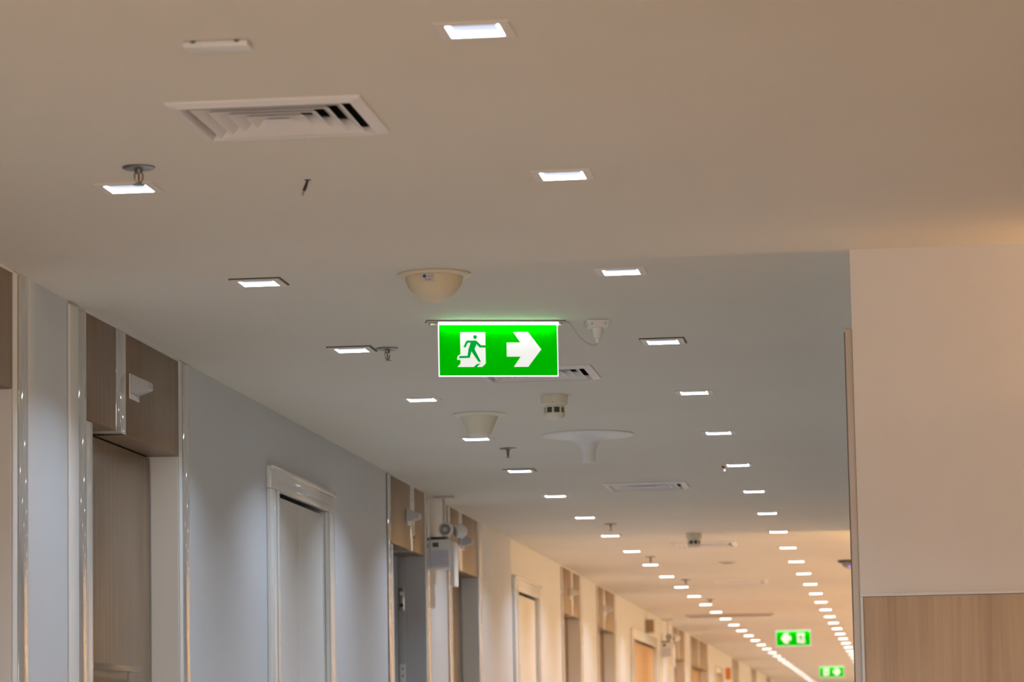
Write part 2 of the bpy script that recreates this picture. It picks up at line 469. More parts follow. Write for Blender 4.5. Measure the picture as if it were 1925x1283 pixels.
# ------------------------------------------------------------------ doors of the left wall
BAY_LABEL = [
    'wood-topped door bay cut by the left picture edge',
    'wood laminate door with steel pull bar and wood panels above, nearest on the left',
    'open dark doorway with steel strike plates under wood panels, mid corridor',
    'brown doorway under wood panels just beyond the emergency light box',
    'brown doorway with wood panels beyond the second white double door',
    'narrow brown doorway, last before the wide far double door',
    'red-brown far doorway past the wide double door',
    'wide orange wood doorway far down the corridor',
    'tiny red-brown doorway close to the far end', 'tiny orange doorway near the far end', 'smallest orange doorway at the far end']
HEAD = 2.29
dn = 0
def bay(d, label):
    global dn
    dn += 1
    y0, y1 = d['y0'], d['y1']
    e = tag(empty('door_%d' % dn, (WL, (y0 + y1) / 2, 0)), label, 'door', kind='structure')
    ox, oy = WL, (y0 + y1) / 2
    def part(name, m, x0, x1, a, c, z0, z1, par=None, bevel=0.0):
        o = MB().box(x0 - ox, x1 - ox, a - oy, c - oy, z0, z1).build(name, M[m], e, bevel=bevel)
        if par:
            o.parent = par
        return o
    s0, s1 = d['s']
    wp = 'wood_left'
    part('overdoor_panel', wp, WL - 0.15, WL + 0.002, y0 + 0.001, s0 - 0.001, HEAD, CEIL - 0.009, bevel=0.0015)
    part('overdoor_panel', wp, WL - 0.15, WL + 0.002, s1 + 0.001, y1 - 0.001, HEAD, CEIL - 0.009, bevel=0.0015)
    part('cover_strip', 'gloss_strip', WL - 0.15, WL + 0.003, s0, s1, HEAD - 0.001, CEIL - 0.009, bevel=0.002)
    part('top_bead', 'matt_white', WL - 0.02, WL + 0.004, y0 + 0.001, y1 - 0.001, CEIL - 0.0085, CEIL - 0.0005)
    # stile on the near side and lining on the far reveal
    part('stile', 'gloss_white', WL - 0.14, WL - 0.004, y0 + 0.001, y0 + 0.12, 0, HEAD - 0.002, bevel=0.003)
    lx = WL - 0.106
    part('jamb_lining', 'matt_white' if d['leaf'] != 'dark_leaf' else 'plastic_grey', lx + 0.004, WL - 0.001, y1 - 0.006, y1 - 0.0005, 0, HEAD - 0.002)
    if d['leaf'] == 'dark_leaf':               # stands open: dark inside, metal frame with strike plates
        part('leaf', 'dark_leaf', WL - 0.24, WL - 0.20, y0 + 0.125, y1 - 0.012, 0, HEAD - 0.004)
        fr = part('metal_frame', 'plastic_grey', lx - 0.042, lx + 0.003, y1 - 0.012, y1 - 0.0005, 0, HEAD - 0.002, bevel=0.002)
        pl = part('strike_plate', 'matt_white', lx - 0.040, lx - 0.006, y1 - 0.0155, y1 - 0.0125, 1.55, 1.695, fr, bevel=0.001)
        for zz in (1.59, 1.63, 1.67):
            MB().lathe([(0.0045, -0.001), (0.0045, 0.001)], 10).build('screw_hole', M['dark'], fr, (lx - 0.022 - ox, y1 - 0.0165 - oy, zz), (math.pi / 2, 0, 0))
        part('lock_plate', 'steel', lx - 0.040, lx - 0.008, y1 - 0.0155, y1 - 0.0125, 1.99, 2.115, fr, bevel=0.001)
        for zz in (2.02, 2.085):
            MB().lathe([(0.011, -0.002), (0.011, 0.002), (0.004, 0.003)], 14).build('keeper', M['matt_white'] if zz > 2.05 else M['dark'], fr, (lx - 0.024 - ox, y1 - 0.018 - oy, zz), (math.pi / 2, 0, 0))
    else:
        lf = part('leaf', d['leaf'], lx - 0.04, lx, y0 + 0.02, y1 - 0.010, 0.01, HEAD - 0.006, bevel=0.002)
        part('seal', 'joint', lx - 0.03, lx - 0.012, y1 - 0.0098, y1 - 0.0005, 0, HEAD - 0.002)
        if y1 < 13 and y1 > 10:
            h = MB()
            h.box(lx + 0.028 - ox, lx + 0.042 - ox, 11.10 - oy, 11.81 - oy, 1.487, 1.507)
            h.box(lx + 0.0005 - ox, lx + 0.028 - ox, 11.765 - oy, 11.79 - oy, 1.489, 1.505)
            h.box(lx + 0.0005 - ox, lx + 0.028 - ox, 11.12 - oy, 11.145 - oy, 1.489, 1.505)
            h.build('pull_bar', M['steel'], lf, bevel=0.002)
    # edge trims in the wall plane: near side and far side
    g = 'gloss_strip'
    if y0 > 10:
        part('corner_guard', g, WL + 0.0005, WL + 0.005, y0 - 0.108, y0 - 0.001, 0, CEIL - 0.012, bevel=0.002)
        part('guard_joint', 'joint', WL + 0.0004, WL + 0.003, y0 - 0.122, y0 - 0.109, 0, CEIL - 0.01)
        if y0 < 17:
            part('edge_trim', 'matt_white', WL + 0.0005, WL + 0.010, y0 - 0.235, y0 - 0.123, 0, CEIL - 0.012, bevel=0.003)
    part('edge_trim', 'matt_white', WL + 0.0005, WL + 0.006, y1 + 0.0005, y1 + 0.048, 0, CEIL - 0.004, bevel=0.002)
    part('guard_joint', 'joint', WL + 0.0004, WL + 0.003, y1 + 0.049, y1 + 0.062, 0, CEIL - 0.004)
    part('corner_guard', g, WL + 0.0005, WL + 0.005, y1 + 0.063, y1 + 0.175, 0, CEIL - 0.006, bevel=0.002)
    return e

for d, l in zip(BAYS, BAY_LABEL):
    bay(d, l)

CASED_LABEL = ['white double door with glossy casing, nearest on the left corridor wall',
               'white double door with glossy casing in the warm light beyond the emergency lamp',
               'wide yellow-lit double door under the far emergency lamp',
               'tiny cased door far down the left wall']
for (a, c), lab in zip(CASED, CASED_LABEL):
    dn += 1
    oy = (a + c) / 2
    e = tag(empty('door_%d' % dn, (WL, oy, 0)), lab, 'door', kind='structure')
    h = (c - a) / 2
    w = 0.165
    for sg in (-1, 1):
        o0, o1 = sorted((sg * h, sg * (h - w)))
        cs = MB().box(0.0005, 0.022, o0, o1, 0, 2.306).build('casing', M['gloss_white'], e, bevel=0.004)
        i0, i1 = sorted((sg * (h - w), sg * (h - w + 0.045)))
        MB().box(0.0222, 0.027, i0, i1, 0, 2.306).build('casing_bead', M['gloss_white'], cs, bevel=0.004)
        r0, r1 = sorted((sg * (h - 0.152), sg * (h - w - 0.012)))
        MB().box(-0.06, 0.0, r0, r1, 0, 2.306).build('jamb', M['gloss_white'], e, bevel=0.002)
    cs = MB().box(0.0005, 0.022, -h, h, 2.3065, 2.402).build('head_casing', M['gloss_white'], e, bevel=0.004)
    MB().box(0.0222, 0.030, -h - 0.004, h + 0.004, 2.384, 2.404).build('cornice', M['gloss_white'], cs, bevel=0.005)
    MB().box(0.0222, 0.027, -h + w - 0.045, h - w + 0.045, 2.3065, 2.340).build('casing_bead', M['gloss_white'], cs, bevel=0.004)
    li = h - w - 0.014
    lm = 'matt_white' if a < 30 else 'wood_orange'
    MB().box(-0.05, -0.006, -li, -0.002, 0.01, 2.292).build('leaf', M[lm], e, bevel=0.003)
    MB().box(-0.05, -0.006, 0.002, li, 0.01, 2.292).build('leaf', M[lm], e, bevel=0.003)

# ------------------------------------------------------------------ recessed downlights
def make_downlight():
    r = empty('downlight', (0, 0, CEIL))
    fr = MB()
    o, i = 0.077, 0.0555
    s2 = math.sqrt(2)
    fr.lathe([(o * s2, -0.0002), (o * s2, -0.0035), (i * s2, -0.0045), (i * s2, -0.0002)], 4, rot=math.pi / 4, closed=True)
    fr.build('frame', M['frame'], r)
    rf = MB()
    rf.lathe([(0.0555 * s2, -0.004), (0.0485 * s2, 0.0), (0.051 * s2, 0.0), (0.0585 * s2, -0.003)], 4, rot=math.pi / 4, closed=True)
    rf.build('reflector', M['reflector'], r)
    MB().box(-0.0465, 0.0465, -0.0465, 0.0465, -0.0002, 0.006).build('lens', M['lens'], r, bevel=0.002)
    MB().box(-0.0595, 0.0595, -0.0595, 0.0595, 0.007, 0.06).build('housing', M['steel_dark'], r)
    return r

DLP = make_downlight()
gmesh = MB().lathe([(0.081 * 1.4142, -0.0001), (0.081 * 1.4142, -0.0034), (0.070 * 1.4142, -0.0034), (0.070 * 1.4142, -0.0001)], 4, rot=math.pi / 4, closed=True).mesh('gap_dark', M['gap_dark'])  # dark ring standing in for the shaded gap round a drooping frame
lens_dim = bpy.data.objects['lens'].data.copy()
lens_dim.materials.clear(); lens_dim.materials.append(M['lens_dim'])
lamp_data = bpy.data.lights.new('downlight_lamp', 'AREA')
lamp_data.shape = 'SQUARE'
lamp_data.size = 0.085
lamp_data.energy = DOWN_W
lamp_data.color = DOWN_C
lamp_data.spread = math.radians(128)
l = bpy.data.objects.new('downlight_lamp', lamp_data)      # part of the prototype, copied with it
COL.objects.link(l)
l.parent = DLP
l.location = (0, 0, -0.0012)
assumed_lobby_lamp = lamp_data.copy()  # lamp of the assumed, unseen lobby downlights
assumed_lobby_lamp.energy = LOBBY_DOWN_W
assumed_lobby_lamp.color = LOBBY_C
NEAR_HINT = {('left', 0): 'lit square downlight right behind the nearest sprinkler head',
             ('left', 1): 'lit downlight with a dark gap at its frame, left of the cream dome',
             ('left', 2): 'lit downlight just left of the second sprinkler head',
             ('left', 4): 'lit downlight just below the smaller cream bowl',
             ('left', 5): 'lit downlight just past the third sprinkler head',
             ('right', 0): 'largest lit downlight, at the top edge of the ceiling',
             ('right', 1): 'second largest lit downlight, right of the black cable end',
             ('right', 2): 'lit downlight above and right of the large green exit sign',
             ('right', 3): 'lit downlight right of the white cable plug, dark-edged frame'}
DIM = {('left', 19), ('right', 19), ('left', 22), ('right', 22)}
GAP = {('left', 1), ('left', 2), ('right', 3), ('left', 5)}
first = True
for (row, i, x, y) in DL:
    o = DLP if first else copy_tree(DLP)
    first = False
    o.location = (x, y, CEIL)
    if (row, i) in NEAR_HINT:
        lab = NEAR_HINT[(row, i)]
        grp = 'recessed downlights of the %s row' % row
    elif i < 0:
        lab, grp = 'assumed recessed downlight over the lobby, beyond the top edge of the picture', 'assumed downlights over the lobby'  # out-of-view downlights, assumed in order to light the lobby
    elif i < 20:
        lab = '%s lit downlight of the %s ceiling row, counted from the nearest' % (ORD[i], row)
        grp = 'recessed downlights of the %s row' % row
    else:
        lab = 'tiny lit downlight near the far end of the %s ceiling row' % row
        grp = 'tiny far downlights of the %s row' % row
    tag(o, lab, 'downlight', grp)
    for c in o.children:
        if c.type == 'LIGHT':
            c.data = assumed_lobby_lamp if i < 0 else lamp_data
    if (row, i) in GAP:
        g = bpy.data.objects.new('gap_dark', gmesh)
        COL.objects.link(g)
        g.parent = o
        o.location.z -= 0.0034
        g.location.z = 0.0034
    if (row, i) in DIM:
        for c in o.children:
            if c.name.startswith('lens'):
                c.data = lens_dim

# ------------------------------------------------------------------ square air diffusers
def make_vent():
    r = empty('air_diffuser', (0, 0, CEIL))
    q = math.pi / 4
    s2 = math.sqrt(2)
    MB().lathe([(0.226 * s2, -0.0005), (0.224 * s2, -0.006), (0.198 * s2, -0.014), (0.188 * s2, 0.004), (0.191 * s2, 0.006), (0.200 * s2, -0.0005)], 4, rot=q, closed=True).build('frame', M['vent'], r)
    for k in range(4):
        a = 0.176 - 0.036 * k
        MB().lathe([(a * s2, -0.012), ((a - 0.003) * s2, -0.0125), ((a - 0.036) * s2, 0.014), ((a - 0.036) * s2, 0.017), ((a - 0.033) * s2, 0.017)], 4, rot=q, closed=True).build('louver', M['vent'], r)
    MB().lathe([(0.034 * s2, -0.012), (0.020 * s2, -0.006), (0.0, -0.006)], 4, rot=q).build('centre_pan', M['vent'], r)
    p = MB()
    h, t = 0.197, 0.14
    p.quad((-h, -h, 0), (h, -h, 0), (h, -h, t), (-h, -h, t))
    p.quad((-h, h, 0), (-h, h, t), (h, h, t), (h, h, 0))
    p.quad((-h, -h, 0), (-h, -h, t), (-h, h, t), (-h, h, 0))
    p.quad((h, -h, 0), (h, h, 0), (h, h, t), (h, -h, t))
    p.quad((-h, -h, t), (h, -h, t), (h, h, t), (-h, h, t))
    p.build('duct_box', M['dark'], r, recalc=False)
    return r

V0 = make_vent()
VLAB = ['large white square air diffuser with concentric louvers, nearest at upper left',
        'square air diffuser half hidden behind the large green exit sign',
        'square air diffuser beyond the white mushroom-shaped fixture',
        'faint air diffuser behind the far smoke detector',
        'small blurred air diffuser in the warm-lit far ceiling']
for k, (x, y) in enumerate(VENTS):
    o = V0 if k == 0 else copy_tree(V0)
    o.location = (x, y, CEIL)
    tag(o, VLAB[k], 'air vent', 'square ceiling air diffusers')

# long slot diffuser, far
e = tag(empty('slot_diffuser', (-1.87, 35.65, CEIL)), 'long blurred slot air diffuser across the far ceiling', 'air vent')
sf = MB()
for (x0, x1, y0, y1) in ((-0.46, 0.46, -0.15, -0.12), (-0.46, 0.46, 0.12, 0.15), (-0.46, -0.43, -0.12, 0.12), (0.43, 0.46, -0.12, 0.12)):
    sf.box(x0, x1, y0, y1, -0.022, -0.0005)
sf.build('frame', M['sticker'], e)
MB().box(-0.43, 0.43, -0.12, 0.12, -0.006, -0.0005).build('slot_back', M['dark_tan'], e)
for k in range(5):
    yy = -0.10 + k * 0.05
    MB().hull8([(-0.43, yy - 0.012, -0.020), (0.43, yy - 0.012, -0.020), (0.43, yy - 0.008, -0.020), (-0.43, yy - 0.008, -0.020),
                (-0.43, yy + 0.010, -0.007), (0.43, yy + 0.010, -0.007), (0.43, yy + 0.014, -0.007), (-0.43, yy + 0.014, -0.007)]).build('slat', M['sticker'], e)

# ------------------------------------------------------------------ exit signs
def sp(X, Y):
    """sign artwork coordinates -> metres on the panel"""
    return ((X - 722.5) / 1205 * 0.413, -(Y - 125) / 565 * 0.192)

ARROW = [(873, 238), (1022, 238), (1155, 415), (1020, 592), (875, 592), (947, 488), (806, 488), (806, 345), (945, 345)]
DOORW = [(340, 240), (592, 240), (592, 558), (555, 592), (308, 592), (340, 556), (340, 520), (305, 519), (307, 494), (320, 474), (340, 464)]
MAN = [(403, 324), (500, 324), (522, 345), (547, 373), (592, 373), (592, 396), (533, 396), (502, 362), (482, 412), (545, 540),
       (520, 542), (450, 435), (433, 501), (324, 503), (322, 492), (332, 481), (410, 480), (420, 410), (443, 347), (415, 347),
       (390, 397), (370, 388)]
NOTCH = [(470, 593), (500, 566), (545, 552), (530, 566), (503, 593)]

def exit_sign(loc, rz, label, mirror=False, near=False):
    r = tag(empty('exit_sign', loc, rz), label, 'exit sign')
    f = -1 if mirror else 1
    MB().box(-0.247, 0.231, -0.026, 0.026, -0.006, -0.0005).build('mounting_base', M['sticker'] if near else M['plastic'], r, bevel=0.002)
    if near:
        MB().box(-0.236, -0.208, -0.018, 0.018, -0.0165, -0.0062).build('base_rail', M['steel'], r, bevel=0.001)
        MB().box(0.208, 0.222, -0.018, 0.018, -0.0165, -0.0062).build('base_rail', M['steel'], r, bevel=0.001)
        MB().box(-0.248, 0.232, -0.027, 0.027, -0.0025, -0.0004).build('base_seal', M['joint'], r)
    MB().box(-0.2035, 0.2035, -0.003, 0.003, -0.188, -0.008).build('sign_panel', M['sign_green'], r)
    for n, q in (('panel_edge', (-0.2068, -0.2036, -0.0035, 0.0035, -0.192, -0.006)), ('panel_edge', (0.2036, 0.2068, -0.0035, 0.0035, -0.192, -0.006)),
                 ('panel_edge', (-0.2036, 0.2036, -0.0035, 0.0035, -0.192, -0.1882))):
        MB().box(*q).build(n, M['sign_edge'], r)
    MB().box(-0.2034, 0.2034, -0.0085, -0.0032, -0.0130, -0.0065).build('led_bar', M['led'] if near else M['sign_edge'], r)
    def art(name, poly, m, y0, y1):
        return MB().prism_xz([(f * sp(*p)[0], sp(*p)[1]) for p in poly], y0, y1).build(name, M[m], r)
    art('arrow', ARROW, 'sign_white', -0.0042, -0.0031)
    dw = art('door_symbol', DOORW, 'sign_white', -0.0042, -0.0031)
    mn = art('running_figure', MAN, 'sign_man', -0.0050, -0.0043)
    mn.parent = dw
    nt = art('floor_wedge', NOTCH, 'sign_man', -0.0050, -0.0043)  # green wedge of the artwork over the foot of the door symbol
    nt.parent = dw
    hc = sp(489, 289)
    hd = MB().prism_xz([(f * hc[0] + 0.0068 * math.cos(t * math.pi / 10), hc[1] + 0.0068 * math.sin(t * math.pi / 10)) for t in range(20)], -0.0050, -0.0043).build('figure_head', M['sign_man'], r)
    hd.parent = dw
    ld = bpy.data.lights.new('sign_led', 'AREA')
    ld.shape = 'RECTANGLE'
    ld.size = 0.39
    ld.size_y = 0.006
    ld.energy = 0.14
    ld.color = (0.85, 1.0, 0.9)
    lo = bpy.data.objects.new('sign_led', ld)
    COL.objects.link(lo)
    lo.parent = r
    lo.location = (0, -0.014, -0.018)
    lo.rotation_euler = (math.radians(-14), 0, 0)
    return r

exit_sign((-1.3655, 11.364, CEIL), math.atan2(0.104, 0.401), 'large lit green exit sign with running figure and right arrow', near=True)
exit_sign((-1.374, 40.45, CEIL), 0.0, 'small far green exit sign with arrow pointing left', mirror=True)
exit_sign((-1.317, 57.2, CEIL), 0.0, 'smallest green exit sign, farthest, by the right corridor edge')

# socket and cable of the sign
e = tag(empty('ceiling_socket', (-1.031, 11.437, CEIL), 0.25), 'white ceiling socket with a plugged-in cable beside the large exit sign', 'socket')
MB().hull8([(-0.034, -0.028, -0.026), (0.034, -0.028, -0.026), (0.034, 0.03, -0.026), (-0.034, 0.03, -0.026),
            (-0.040, -0.034, -0.0005), (0.040, -0.034, -0.0005), (0.040, 0.036, -0.0005), (-0.040, 0.036, -0.0005)]).build('socket_body', M['plastic'], e, bevel=0.003)
for sx in (-0.022, 0.024):
    MB().lathe([(0.004, -0.001), (0.004, 0.001)], 10).build('screw', M['plastic_grey'], e, (sx, -0.0315, -0.014), (math.pi / 2, 0, 0))
e = tag(empty('power_plug', (-1.029, 11.432, CEIL - 0.0262), 0.25), 'white plug hanging from the ceiling socket', 'plug')
MB().lathe([(0.020, 0.0), (0.0195, -0.010), (0.013, -0.033), (0.0085, -0.036), (0.0065, -0.052), (0.004, -0.053)], 20).build('plug_body', M['plastic'], e, smooth=True)
P0 = [(-1.145, 11.42, 2.645), (-1.128, 11.424, 2.646), (-1.119, 11.427, 2.634), (-1.107, 11.43, 2.613), (-1.090, 11.43, 2.590),
      (-1.070, 11.43, 2.573), (-1.050, 11.431, 2.5635), (-1.038, 11.431, 2.5625), (-1.031, 11.432, 2.566), (-1.029, 11.432, 2.5725)]
tag(MB().tube(P0, 0.0030, 10).build('power_cable', M['plastic_grey'], smooth=True), 'thin white cable looping from the large exit sign to its plug', 'cable')

# ------------------------------------------------------------------ cream dome with sticker, cream bowl
e = tag(empty('ceiling_dome', (-1.421, 10.2, CEIL)), 'cream ceiling dome with small blue sticker above the exit sign', 'dome')
MB().lathe([(0.113, -0.0005), (0.114, -0.004), (0.108, -0.009), (0.094, -0.0115), (0.090, -0.0115), (0.090, -0.0005)], 64).build('flange', M['cream'], e, smooth=True)
prof = [(0.0895, -0.009)]
for k in range(1, 17):
    t = math.sin(k / 16 * math.pi / 2)
    prof.append((0.0895 * (1 - t ** 2.1) ** 0.68 if k < 16 else 0.0, -0.009 - 0.084 * t))
bowl = MB().lathe(prof, 64).build('bowl', M['cream'], e, smooth=True)
st = MB().box(-0.0125, 0.0125, -0.0006, 0.0, -0.008, 0.008).build('sticker', M['sticker'], e)
st.location = (-0.007, -0.0905, -0.0235)
st.rotation_euler = (math.radians(11), 0, 0)
st.scale = (1.6, 1.0, 1.5)
MB().lathe([(0.0036, 0), (0.0036, 0.0005)], 20).build('sticker_logo', M['label_blue'], st, (-0.0065, -0.0006, 0.0030), (math.pi / 2, 0, 0))
text_mesh('sticker_print', 'FLIAS', 0.0052, M['label_blue'], st, (0.0005, -0.0008, -0.0040), (math.pi / 2, 0, 0))
text_mesh('sticker_print', 'ASUE', 0.0045, M['label_grey'], st, (0.0050, -0.0008, 0.0026), (math.pi / 2, 0, 0))

e = tag(empty('cream_bowl', (-1.822, 14.43, CEIL)), 'smaller cream funnel-shaped ceiling bowl left of the smoke detector', 'dome')
MB().lathe([(0.116, -0.0005), (0.117, -0.003), (0.108, -0.009), (0.092, -0.014), (0.086, -0.014), (0.086, -0.0005)], 56).build('flange', M['cream_pale'], e, smooth=True)
MB().lathe([(0.0855, -0.010), (0.080, -0.018), (0.070, -0.040), (0.060, -0.063), (0.052, -0.082), (0.0445, -0.094), (0.034, -0.098), (0.0, -0.100)], 56).build('bowl', M['cream_pale'], e, smooth=True)

# ------------------------------------------------------------------ smoke detectors
def make_detector():
    r = empty('smoke_detector', (0, 0, CEIL))
    MB().lathe([(0.057, -0.0005), (0.057, -0.006), (0.055, -0.014), (0.0545, -0.036), (0.051, -0.040), (0.044, -0.042), (0.0435, -0.050), (0.044, -0.0505), (0.0385, -0.051)], 48).build('base', M['cream_pale'], r, smooth=True)
    cage = MB()
    cage.lathe([(0.0385, -0.050), (0.0385, -0.073)], 32)
    cage.build('chamber', M['window_dark'], r, smooth=True)
    for k in range(8):
        a = k * math.pi / 4 + 0.35 + math.pi / 8
        p = MB().box(-0.004, 0.004, -0.0025, 0.0025, -0.074, -0.049).build('rib', M['cream_pale'], r, bevel=0.001)
        p.location = (0.0415 * math.cos(a), 0.0415 * math.sin(a), 0)
        p.rotation_euler = (0, 0, a + math.pi / 2)
    MB().lathe([(0.0435, -0.0735), (0.0435, -0.080), (0.041, -0.088), (0.034, -0.095), (0.020, -0.099), (0.0, -0.100)], 48).build('cap', M['cream_pale'], r, smooth=True)
    MB().box(-0.004, 0.004, -0.0575, -0.0545, -0.034, -0.031).build('indicator', M['plastic_grey'], r, bevel=0.0006)
    return r
D0 = make_detector()
D0.location = (-1.426, 13.776, CEIL)
tag(D0, 'cream smoke detector with dark windows hanging below the exit sign', 'smoke detector', 'ceiling smoke detectors')
o = copy_tree(D0)
o.location = (-1.413, 22.58, CEIL)
tag(o, 'blurred far smoke detector in front of the warm-lit ceiling', 'smoke detector', 'ceiling smoke detectors')

# ------------------------------------------------------------------ ceiling antenna
e = tag(empty('mushroom_fixture', (-1.449, 15.482, CEIL)), 'white mushroom-shaped ceiling fixture with broad disc and central stub', 'ceiling fixture')
MB().lathe([(0.213, -0.0005), (0.214, -0.004), (0.208, -0.008), (0.17, -0.014), (0.11, -0.019), (0.08, -0.021)], 64).build('disc', M['antenna'], e, smooth=True)
MB().lathe([(0.105, -0.0195), (0.085, -0.024), (0.062, -0.034), (0.046, -0.048), (0.038, -0.065), (0.034, -0.09), (0.0315, -0.128), (0.029, -0.131), (0.0, -0.131)], 48).build('stub', M['antenna'], e, smooth=True)

# ------------------------------------------------------------------ sprinklers
def make_sprinkler():
    r = empty('sprinkler', (0, 0, CEIL))
    MB().lathe([(0.041, -0.001), (0.0415, -0.003), (0.036, -0.0065), (0.022, -0.0085), (0.013, -0.009), (0.0, -0.009)], 40).build('escutcheon', M['steel_mid'], r, smooth=True)
    MB().lathe([(0.0095, -0.009), (0.0095, -0.014), (0.0075, -0.015), (0.0075, -0.018), (0.004, -0.019)], 20).build('body', M['steel_mid'], r, smooth=True)
    for sx in (-1, 1):
        MB().tube([(sx * 0.008, 0, -0.014), (sx * 0.0105, 0, -0.022), (sx * 0.0095, 0, -0.032), (sx * 0.0055, 0, -0.040), (sx * 0.002, 0, -0.0425)], [0.0026, 0.0024, 0.0022, 0.0022, 0.0024], 8).build('frame_arm', M['steel_mid'], r, smooth=True)
    MB().lathe([(0.0, -0.018), (0.0022, -0.020), (0.0026, -0.026), (0.0024, -0.034), (0.001, -0.037), (0.0, -0.037)], 14).build('glass_bulb', M['red_bulb'], r, smooth=True)
    MB().lathe([(0.0035, -0.037), (0.004, -0.043), (0.0145, -0.0445), (0.0148, -0.0462), (0.0, -0.0462)], 24).build('deflector', M['steel_mid'], r, smooth=True)
    return r
S0 = make_sprinkler()
SPR = [(-1.884, 8.175, 'nearest steel sprinkler head with red bulb, in front of a downlight'),
       (-1.850, 12.016, 'steel sprinkler head left of the large exit sign'),
       (-1.891, 16.057, 'small dark sprinkler head below the cream bowl'),
       (-1.873, 21.451, 'tiny sprinkler head at the start of the warm-lit ceiling'),
       (-1.897, 25.085, 'tiny blurred sprinkler head, second in the warm-lit ceiling'),
       (-1.858, 28.436, 'tiny blurred sprinkler head, third in the warm-lit ceiling'),
       (-1.868, 32.086, 'farthest faint sprinkler head in the warm-lit ceiling')]
for k, (x, y, lab) in enumerate(SPR):
    o = S0 if k == 0 else copy_tree(S0)
    o.location = (x, y, CEIL)
    o.rotation_euler.z = 0.25 + 0.5 * k
    tag(o, lab, 'sprinkler', 'ceiling sprinkler heads')

# ------------------------------------------------------------------ slim box, loose cable ends, small devices
e = tag(empty('ceiling_box', (-1.394, 6.785, CEIL), 0.02), 'slim white surface box on the ceiling above the large air diffuser', 'box')
MB().box(-0.068, 0.068, -0.034, 0.034, -0.013, -0.0005).build('cover', M['plastic'], e, bevel=0.003)
for sx in (-0.046, 0.046):
    MB().box(sx - 0.005, sx + 0.005, -0.0365, -0.0345, -0.005, -0.001).build('clip', M['gap_dark'], e)

e = tag(empty('black_cable_end', (-1.503, 8.452, CEIL)), 'black cable end sticking out of a hole in the ceiling', 'cable')
MB().lathe([(0.009, -0.0005), (0.0085, -0.0015), (0.0, -0.0015)], 20).build('grommet', M['dark'], e)
MB().tube([(0.0, 0, 0.01), (-0.001, 0, -0.004), (-0.006, 0, -0.018), (-0.0105, 0, -0.029)], [0.0032, 0.0036, 0.0044, 0.0044], 12).build('sheath', M['black'], e, smooth=True)
MB().tube([(-0.0105, 0, -0.029), (-0.013, 0, -0.036), (-0.0145, 0, -0.041)], [0.0030, 0.0030, 0.0030], 12).build('tip', M['copper'], e, smooth=True)
e = tag(empty('pale_wire_end', (-1.490, 8.452, CEIL)), 'thin pale wire with bright tip beside the black cable end', 'wire')
MB().tube([(0.0, 0, 0.01), (0.001, 0, -0.005), (0.004, 0, -0.018), (0.0065, 0, -0.026)], 0.0013, 8).build('strand', M['frame'], e, smooth=True)
MB().lathe([(0.0, 0.0025), (0.0022, 0.001), (0.0025, -0.001), (0.0, -0.003)], 12).build('tip', M['cream'], e, (0.0067, 0, -0.0275), smooth=True)

e = tag(empty('small_sensor', (-0.925, 17.38, CEIL)), 'tiny white sensor with dark neck at the left end of a downlight', 'sensor')
MB().lathe([(0.010, -0.0005), (0.009, -0.010), (0.006, -0.014), (0.0, -0.014)], 16).build('neck', M['red_bulb'], e, smooth=True)
MB().lathe([(0.004, -0.014), (0.009, -0.020), (0.008, -0.028), (0.0, -0.032)], 16).build('head', M['plastic'], e, smooth=True)

e = tag(empty('ceiling_plate', (-1.375, 26.02, CEIL)), 'faint round flush plate in the warm-lit ceiling behind the far detector', 'plate')
MB().lathe([(0.071, -0.0005), (0.071, -0.006), (0.058, -0.010)], 32).build('rim', M['sticker'], e, smooth=True)
MB().lathe([(0.0575, -0.008), (0.04, -0.012), (0.0, -0.013)], 32).build('grille', M['gap_dark'], e, smooth=True)

e = tag(empty('ceiling_device', (-0.43, 26.2, CEIL)), 'dark round ceiling device with violet light at the corridor corner', 'device')
MB().lathe([(0.10, -0.0005), (0.10, -0.012), (0.085, -0.020), (0.075, -0.020)], 32).build('base', M['gap_dark'], e, smooth=True)
MB().lathe([(0.074, -0.018), (0.068, -0.040), (0.045, -0.060), (0.0, -0.068)], 32).build('dome', M['lamp_glass'], e, smooth=True)
MB().lathe([(0.0, 0.006), (0.006, 0.0), (0.0, -0.006)], 12).build('status_light', M['purple_led'], e, (-0.01, -0.065, -0.052), smooth=True)

# ------------------------------------------------------------------ wedge-shaped fixtures on the wood panels
def make_wall_lamp():
    r = empty('wall_fixture', (WL, 0, 2.42))
    MB().box(0.0025, 0.0085, 0.0, 0.135, 0.0, 0.088).build('back_plate', M['plastic'], r, bevel=0.0015)
    MB().hull8([(0.009, 0.006, 0.020), (0.066, 0.035, 0.034), (0.066, 0.100, 0.034), (0.009, 0.129, 0.020),
                (0.009, 0.006, 0.086), (0.066, 0.035, 0.060), (0.066, 0.100, 0.060), (0.009, 0.129, 0.086)]).build('wedge_body', M['plastic_grey'], r, bevel=0.004)
    MB().box(0.0088, 0.0105, 0.008, 0.127, 0.004, 0.017).build('lens_strip', M['gloss_white'], r, bevel=0.0006)
    return r
C0 = make_wall_lamp()
CL = ['grey wedge-shaped fixture on the nearest wood panels',
      'grey wedge-shaped fixture on the panels over the open dark doorway',
      'grey wedge-shaped fixture right behind the emergency light box',
      'blurred wedge-shaped fixture on the fourth wood panels in the warm light',
      'faint wedge-shaped fixture on the farthest narrow wood panels']
for k, d in enumerate([d for d in BAYS if d['lamp']]):
    o = C0 if k == 0 else copy_tree(C0)
    o.location = (WL, d['lamp'], 2.42)
    tag(o, CL[k], 'wall fixture', 'wedge fixtures on the wood panels')

